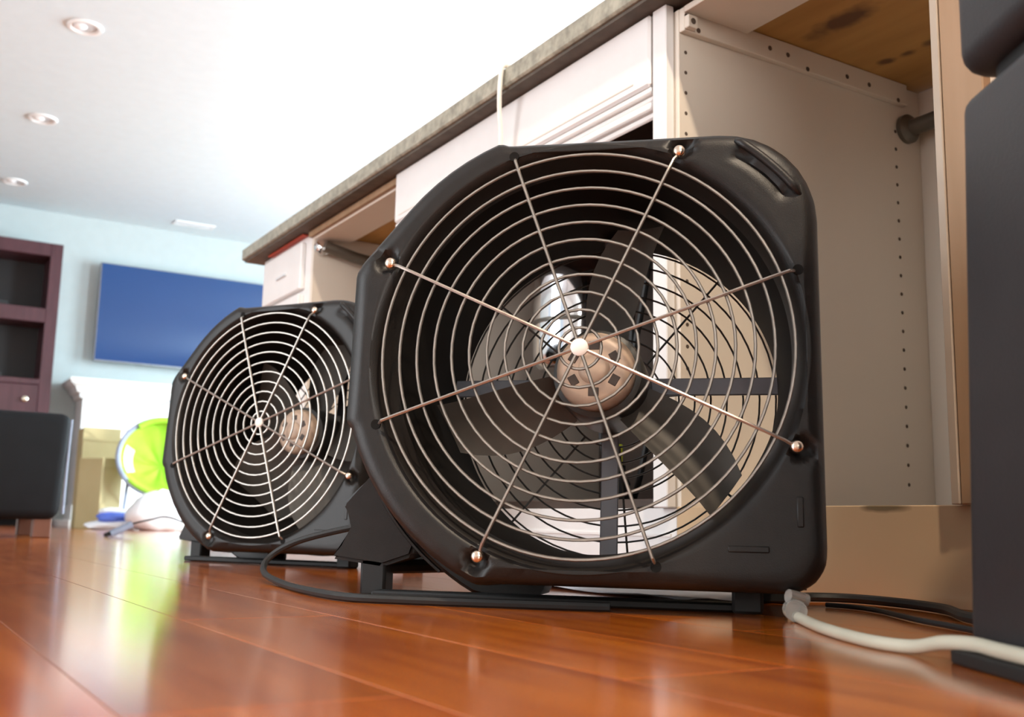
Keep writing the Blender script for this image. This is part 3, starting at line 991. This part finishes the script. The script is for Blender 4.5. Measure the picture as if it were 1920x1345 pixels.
# lime pop-up seat
ls = thing('baby_seat', 'lime green round fabric seat with grey rim between the boxes and the far fan', 'seat', (1.62, 7.0, 0), math.radians(-12))
bm = bmesh.new()
n = 40
tilt = Matrix.Translation((0, 0, 0.47)) @ Matrix.Rotation(math.radians(-18), 4, 'X')
rim = [tilt @ Vector((0.27 * math.cos(2 * PI * k / n), 0, 0.265 * math.sin(2 * PI * k / n))) for k in range(n)]
sweep(bm, rim, 0.016, 8, closed=True)
obj('rim', bm, 'grey_blue', ls, True)
bm = bmesh.new()
rows = []
for i in range(9):
    q = i / 8
    row = []
    for k in range(n):
        a = 2 * PI * k / n
        r = 0.262 * (1 - q)
        fold = 0.012 * math.sin(a * 9) * math.sin(PI * q)
        row.append(bm.verts.new(tilt @ Vector((r * math.cos(a), 0.17 * math.sin(q * PI / 2) + fold, r * math.sin(a)))))
    rows.append(row)
for a, b in zip(rows, rows[1:]):
    for k in range(n):
        bm.faces.new((a[k], a[(k + 1) % n], b[(k + 1) % n], b[k]))
bmesh.ops.remove_doubles(bm, verts=bm.verts[:], dist=1e-5)
obj('fabric_bowl', bm, 'lime_fabric', ls, True)
bm = bmesh.new()
rows = []
for i in range(4):
    q = 0.10 + 0.07 * i
    row = []
    for k in range(9):
        a = math.radians(160 + 48 * k / 8)
        r = 0.262 * (1 - q)
        row.append(bm.verts.new(tilt @ Vector((r * math.cos(a), 0.17 * math.sin(q * PI / 2) - 0.010, r * math.sin(a)))))
    rows.append(row)
for a, b in zip(rows, rows[1:]):
    for k in range(8):
        bm.faces.new((a[k], a[k + 1], b[k + 1], b[k]))
obj('pink_panel', bm, 'pink_fabric', ls, True)
for (a0, a1) in ((60, 128), (222, 300)):
    bm = bmesh.new()
    sweep(bm, [tilt @ Vector((0.25 * math.cos(math.radians(a0 + (a1 - a0) * k / 12)), -0.012, 0.25 * math.sin(math.radians(a0 + (a1 - a0) * k / 12)))) for k in range(13)], 0.020, 8)
    obj('padded_edge', bm, 'lime_fabric', ls, True)
bm = bmesh.new()
sweep(bm, smooth_path([(-0.10, -0.02, 0.72), (-0.03, -0.03, 0.80), (0.06, -0.03, 0.84), (0.18, -0.02, 0.80), (0.25, 0, 0.70)]), 0.006, 6)
obj('toy_arch', bm, 'grey_blue', ls, True)
bm = bmesh.new()
for s in (-1, 1):
    sweep(bm, [(s * 0.20, 0.0, 0.30), (s * 0.22, -0.14, 0.012), (s * 0.22, 0.30, 0.012), (s * 0.2, 0.06, 0.30)], 0.010, 6)
obj('floor_frame', bm, 'grey_blue', ls, True)


def lump(name, mm, parent, cx, cy, cz, rx, ry, rz, amp, seed, sub=3):
    bm = bmesh.new()
    bmesh.ops.create_icosphere(bm, subdivisions=sub, radius=1.0)
    rg = random.Random(seed)
    ph = [(rg.uniform(2, 6), rg.uniform(0, 6), Vector((rg.uniform(-1, 1), rg.uniform(-1, 1), rg.uniform(-1, 1)))) for _ in range(7)]
    for v in bm.verts:
        d = sum(abs(math.sin(f * v.co.dot(w) + p)) for f, p, w in ph) / 7 - 0.5
        c = v.co * (1 + amp * d)
        v.co = Vector((cx + c.x * rx, cy + c.y * ry, max(0.0, cz + c.z * rz)))
    return obj(name, bm, mm, parent, True)


pb = thing('plastic_bag', 'crumpled white plastic bag below the lime green seat', 'bag', (1.50, 6.55, 0))
lump('bag_body', 'white_plastic', pb, 0, 0, 0.10, 0.15, 0.13, 0.12, 0.5, 3)
lump('bag_knot', 'white_plastic', pb, 0.04, -0.02, 0.205, 0.05, 0.04, 0.035, 0.9, 5)
cloth = thing('cloth_bundle', 'small blue and white cloth bundle in front of the cardboard box', 'cloth', (1.30, 6.75, 0))
lump('white_fold', 'white_plastic', cloth, 0, 0, 0.025, 0.15, 0.09, 0.040, 0.4, 8)
lump('blue_fold', 'blue_cloth', cloth, 0.0, -0.03, 0.072, 0.095, 0.06, 0.034, 0.6, 9)
lump('top_fold', 'white_plastic', cloth, -0.01, 0.0, 0.108, 0.075, 0.05, 0.026, 0.5, 12)
cc = thing('cable_connector', 'dark blue cable connector lying on the floor beside the far fan', 'connector', (0.86, 4.4, 0))
bm = bmesh.new(); sweep(bm, [(-0.02, 0, 0.012), (0.02, 0, 0.03), (0.06, 0, 0.052)], 0.014, 12)
obj('plug', bm, 'grey_blue', cc, True)
bm = bmesh.new(); sweep(bm, [(-0.04, 0, 0.002), (-0.035, 0, 0.008), (-0.02, 0, 0.014)], 0.009, 10)
obj('socket', bm, 'rubber', cc, True)
bm = bmesh.new(); sweep(bm, smooth_path([(0.06, 0, 0.052), (0.13, 0, 0.07), (0.22, 0.05, 0.08), (0.40, 0.1, 0.02), (0.6, 0.1, 0.005)]), 0.004, 6)
obj('wire', bm, 'rubber', cc, True)

# ceiling fittings
VIS = [(0.687, 5.196), (0.686, 6.612), (0.690, 8.03)]
for i, (xx, yy) in enumerate(VIS):
    t = thing('recessed_light', ['round recessed ceiling light nearest the camera', 'middle round recessed ceiling light of the row of three', 'round recessed ceiling light nearest the teal wall'][i], 'ceiling light', (xx, yy, ZC), group='recessed ceiling lights')
    bm = bmesh.new(); lathe(bm, [(0.058, 0.0), (0.058, -0.004), (0.066, -0.011), (0.080, -0.010), (0.084, -0.003), (0.084, 0.0)], 36, 'z', closed=True)
    obj('trim_ring', bm, 'white_trim', t, True)
    bm = bmesh.new(); lathe(bm, [(0.058, -0.0005), (0.05, -0.002), (0.0001, -0.002)], 36, 'z')
    obj('baffle', bm, 'can_grey', t, True)
    bm = bmesh.new(); lathe(bm, [(0.032, -0.002), (0.030, -0.010), (0.018, -0.015), (0.0001, -0.017)], 24, 'z')
    bmesh.ops.translate(bm, vec=(-0.022, 0, 0), verts=bm.verts[:])
    obj('bulb', bm, 'lamp_glass', t, True)
# lit kitchen light above and behind the camera
for (xx, yy, pw) in ((0.285, -0.55, 60),):
    t = thing('recessed_light', 'lit recessed ceiling light above the camera in the kitchen', 'ceiling light', (xx, yy, ZC), group='recessed ceiling lights')
    bm = bmesh.new(); lathe(bm, [(0.058, 0.0), (0.058, -0.004), (0.066, -0.011), (0.080, -0.010), (0.084, -0.003), (0.084, 0.0)], 36, 'z', closed=True)
    obj('trim_ring', bm, 'white_trim', t, True)
    bm = bmesh.new(); lathe(bm, [(0.05, -0.001), (0.03, -0.008), (0.0001, -0.010)], 24, 'z')
    obj('bulb', bm, 'lamp_lit', t, True)
    d = bpy.data.lights.new('kitchen_lamp', 'SPOT')
    d.energy = pw * 4
    d.color = (1.0, 0.82, 0.62)
    d.spot_size = math.radians(125)
    d.spot_blend = 0.6
    d.shadow_soft_size = 0.045
    lo = bpy.data.objects.new('kitchen_lamp', d)
    C.objects.link(lo)
    lo.parent = t
    lo.location = (0, 0, -0.03)
    lo.rotation_euler = (math.radians(25), 0, math.radians(-18))

vt = thing('ceiling_vent', 'small white ceiling vent near the teal wall', 'vent', (2.06, 8.39, ZC))
bm = bmesh.new()
for (a, b, c, d) in ((-0.16, 0.16, -0.06, -0.045), (-0.16, 0.16, 0.045, 0.06), (-0.16, -0.145, -0.045, 0.045), (0.145, 0.16, -0.045, 0.045)):
    box(bm, a, b, c, d, -0.008, 0)
obj('frame', bm, 'white_trim', vt)
for k in range(6):
    bm = bmesh.new(); box(bm, -0.145, 0.145, -0.004, 0.004, -0.0075, -0.001)
    bmesh.ops.transform(bm, matrix=Matrix.Translation((0, -0.038 + 0.015 * k, 0)) @ Matrix.Rotation(0.25, 4, 'X'), verts=bm.verts[:])
    obj('slat', bm, 'vent_grey', vt)
bm = bmesh.new(); box(bm, -0.145, 0.145, -0.045, 0.045, -0.0008, 0.0)
obj('duct_shadow_plate', bm, 'can_grey', vt)

# ------------------------------------------------------------------ charcoal drying machine at the right
ang = math.atan2(-0.8660, -0.5)     # face runs towards the camera
tw = thing('drying_machine', 'tall charcoal plastic machine at the right edge, split by a dark groove', 'machine', (0.578, 0.428, 0), ang)
# local x runs along the face, local y into the body


def rbox(name, m, parent, x0, x1, y0, y1, z0, z1, rv, rh):
    bm = bmesh.new()
    def ringpts(ins, z):
        r = max(rv - ins, 0.002)
        pts = []
        for (cx, cy, a0) in ((x1 - ins - r, y1 - ins - r, 0), (x0 + ins + r, y1 - ins - r, 90), (x0 + ins + r, y0 + ins + r, 180), (x1 - ins - r, y0 + ins + r, 270)):
            for k in range(7):
                a = math.radians(a0 + 15 * k)
                pts.append((cx + r * math.cos(a), cy + r * math.sin(a), z))
        return pts
    lv = []
    for k in range(5):
        a = PI / 2 * k / 4
        lv.append((rh * (1 - math.sin(a)), z0 + rh * (1 - math.cos(a))))
    for k in range(5):
        a = PI / 2 * k / 4
        lv.append((rh * (1 - math.cos(a)), z1 - rh * (1 - math.sin(a))))
    R_ = [[bm.verts.new(p) for p in ringpts(i, z)] for i, z in lv]
    n = len(R_[0])
    for a, b in zip(R_, R_[1:]):
        for k in range(n):
            bm.faces.new((a[k], a[(k + 1) % n], b[(k + 1) % n], b[k]))
    bm.faces.new(R_[0][::-1]); bm.faces.new(R_[-1])
    return obj(name, bm, m, parent, True)


lw = rbox('lower_shell', 'tower_plastic', tw, 0.0, 0.34, 0.011, 0.40, 0.0085, 0.362, 0.02, 0.010)
rbox('groove_core', 'tower_groove', tw, 0.014, 0.33, 0.038, 0.38, 0.35, 0.400, 0.02, 0.004)
up = rbox('upper_shell', 'tower_plastic', tw, 0.0, 0.34, 0.0225, 0.40, 0.3780, 0.80, 0.02, 0.016)
for o_ in (lw,):
    for v in o_.data.vertices:
        if v.co.y < 0.2:
            v.co.y += 0.012 * v.co.z / 0.37
bs = rbox('base_skid', 'rubber', tw, 0.0, 0.36, 0.0, 0.41, 0.0, 0.009, 0.012, 0.002)
bm = bmesh.new(); sweep(bm, [(0.10, 0.03, 0.70), (0.10, 0.005, 0.70), (0.24, 0.005, 0.70), (0.24, 0.03, 0.70)], 0.010, 10)
obj('grab_handle', bm, 'rubber', tw, True)

hz = thing('drain_hose', 'pale plastic drain hose running across the floor past the charcoal machine', 'hose')
bm = bmesh.new()
sweep(bm, smooth_path([(0.70, 0.665, 0.0047), (0.645, 0.590, 0.0047), (0.612, 0.535, 0.0047), (0.592, 0.490, 0.0047), (0.588, 0.458, 0.0055), (0.577, 0.427, 0.0115), (0.567, 0.399, 0.0138), (0.5515, 0.3725, 0.0138), (0.5315, 0.3375, 0.0138), (0.48, 0.248, 0.0138)]), 0.0046, 12)
obj('tube', bm, 'hose_clear', hz, True)
bm = bmesh.new(); sweep(bm, [(0.704, 0.672, 0.010), (0.69, 0.655, 0.010)], 0.0095, 14)
obj('end_connector', bm, 'clear_plastic', hz, True)
bm = bmesh.new(); sweep(bm, [(0.712, 0.664, 0.018), (0.694, 0.668, 0.022)], 0.006, 10)
obj('valve_tap', bm, 'clear_plastic', hz, True)


def cord(name, label, pts, r, m='rubber'):
    bm = bmesh.new()
    sweep(bm, smooth_path(pts), r, 8)
    o_ = obj(name, bm, m, None, True)
    return tag(o_, label, 'cord')


cord('power_cord', 'black power cord looping left of the near fan on the floor',
     [(0.60, 1.22, 0.085), (0.545, 1.27, 0.072), (0.49, 1.33, 0.052), (0.462, 1.36, 0.030), (0.445, 1.33, 0.012), (0.43, 1.22, 0.0045), (0.412, 1.08, 0.0045), (0.415, 0.985, 0.0045), (0.452, 0.935, 0.0045), (0.52, 0.87, 0.0045), (0.60, 0.80, 0.0045)], 0.0043)
cord('power_cord', 'black power cord lying along the tan toe board at the right',
     [(0.855, 0.815, 0.0055), (0.905, 0.842, 0.0055), (0.94, 0.808, 0.0055), (0.935, 0.735, 0.0055), (0.905, 0.665, 0.0055), (0.845, 0.60, 0.0055), (0.80, 0.515, 0.0055), (0.76, 0.43, 0.0055)], 0.0050)
cord('thin_cord', 'thin dark cord beside the thicker black cord near the toe board',
     [(0.86, 0.775, 0.003), (0.865, 0.745, 0.003), (0.85, 0.70, 0.003), (0.80, 0.62, 0.003), (0.765, 0.545, 0.003), (0.72, 0.46, 0.003)], 0.0025)
cord('hanging_cord', 'off-white cord hanging over the edge of the stone countertop',
     [(1.02, 1.575, 0.9195), (0.95, 1.574, 0.9195), (0.928, 1.574, 0.917), (0.9235, 1.575, 0.90), (0.9225, 1.577, 0.87), (0.928, 1.585, 0.83), (0.936, 1.592, 0.79), (0.938, 1.598, 0.74), (0.936, 1.60, 0.66)], 0.0045, 'white_cord')

sheet = thing('plastic_sheet', 'white plastic sheet on the floor under the near fan', 'sheet', (0.76, 1.02, 0))
bm = bmesh.new()
g = 12
vv = [[bm.verts.new((-0.02 + (0.205 * i / g) , -0.16 + 0.30 * j / g, 0.0035 + 0.0018 * math.sin(i * 1.1 + j * 0.7))) for j in range(g + 1)] for i in range(g + 1)]
for i in range(g):
    for j in range(g):
        bm.faces.new((vv[i][j], vv[i + 1][j], vv[i + 1][j + 1], vv[i][j + 1]))
o_ = obj('sheet_face', bm, 'paper', sheet, True)
md = o_.modifiers.new('thick', 'SOLIDIFY'); md.thickness = 0.001
tray = bxo('sheet_fold', 'paper', sheet, -0.02, 0.185, 0.139, 0.147, 0.0, 0.012, 0.002)
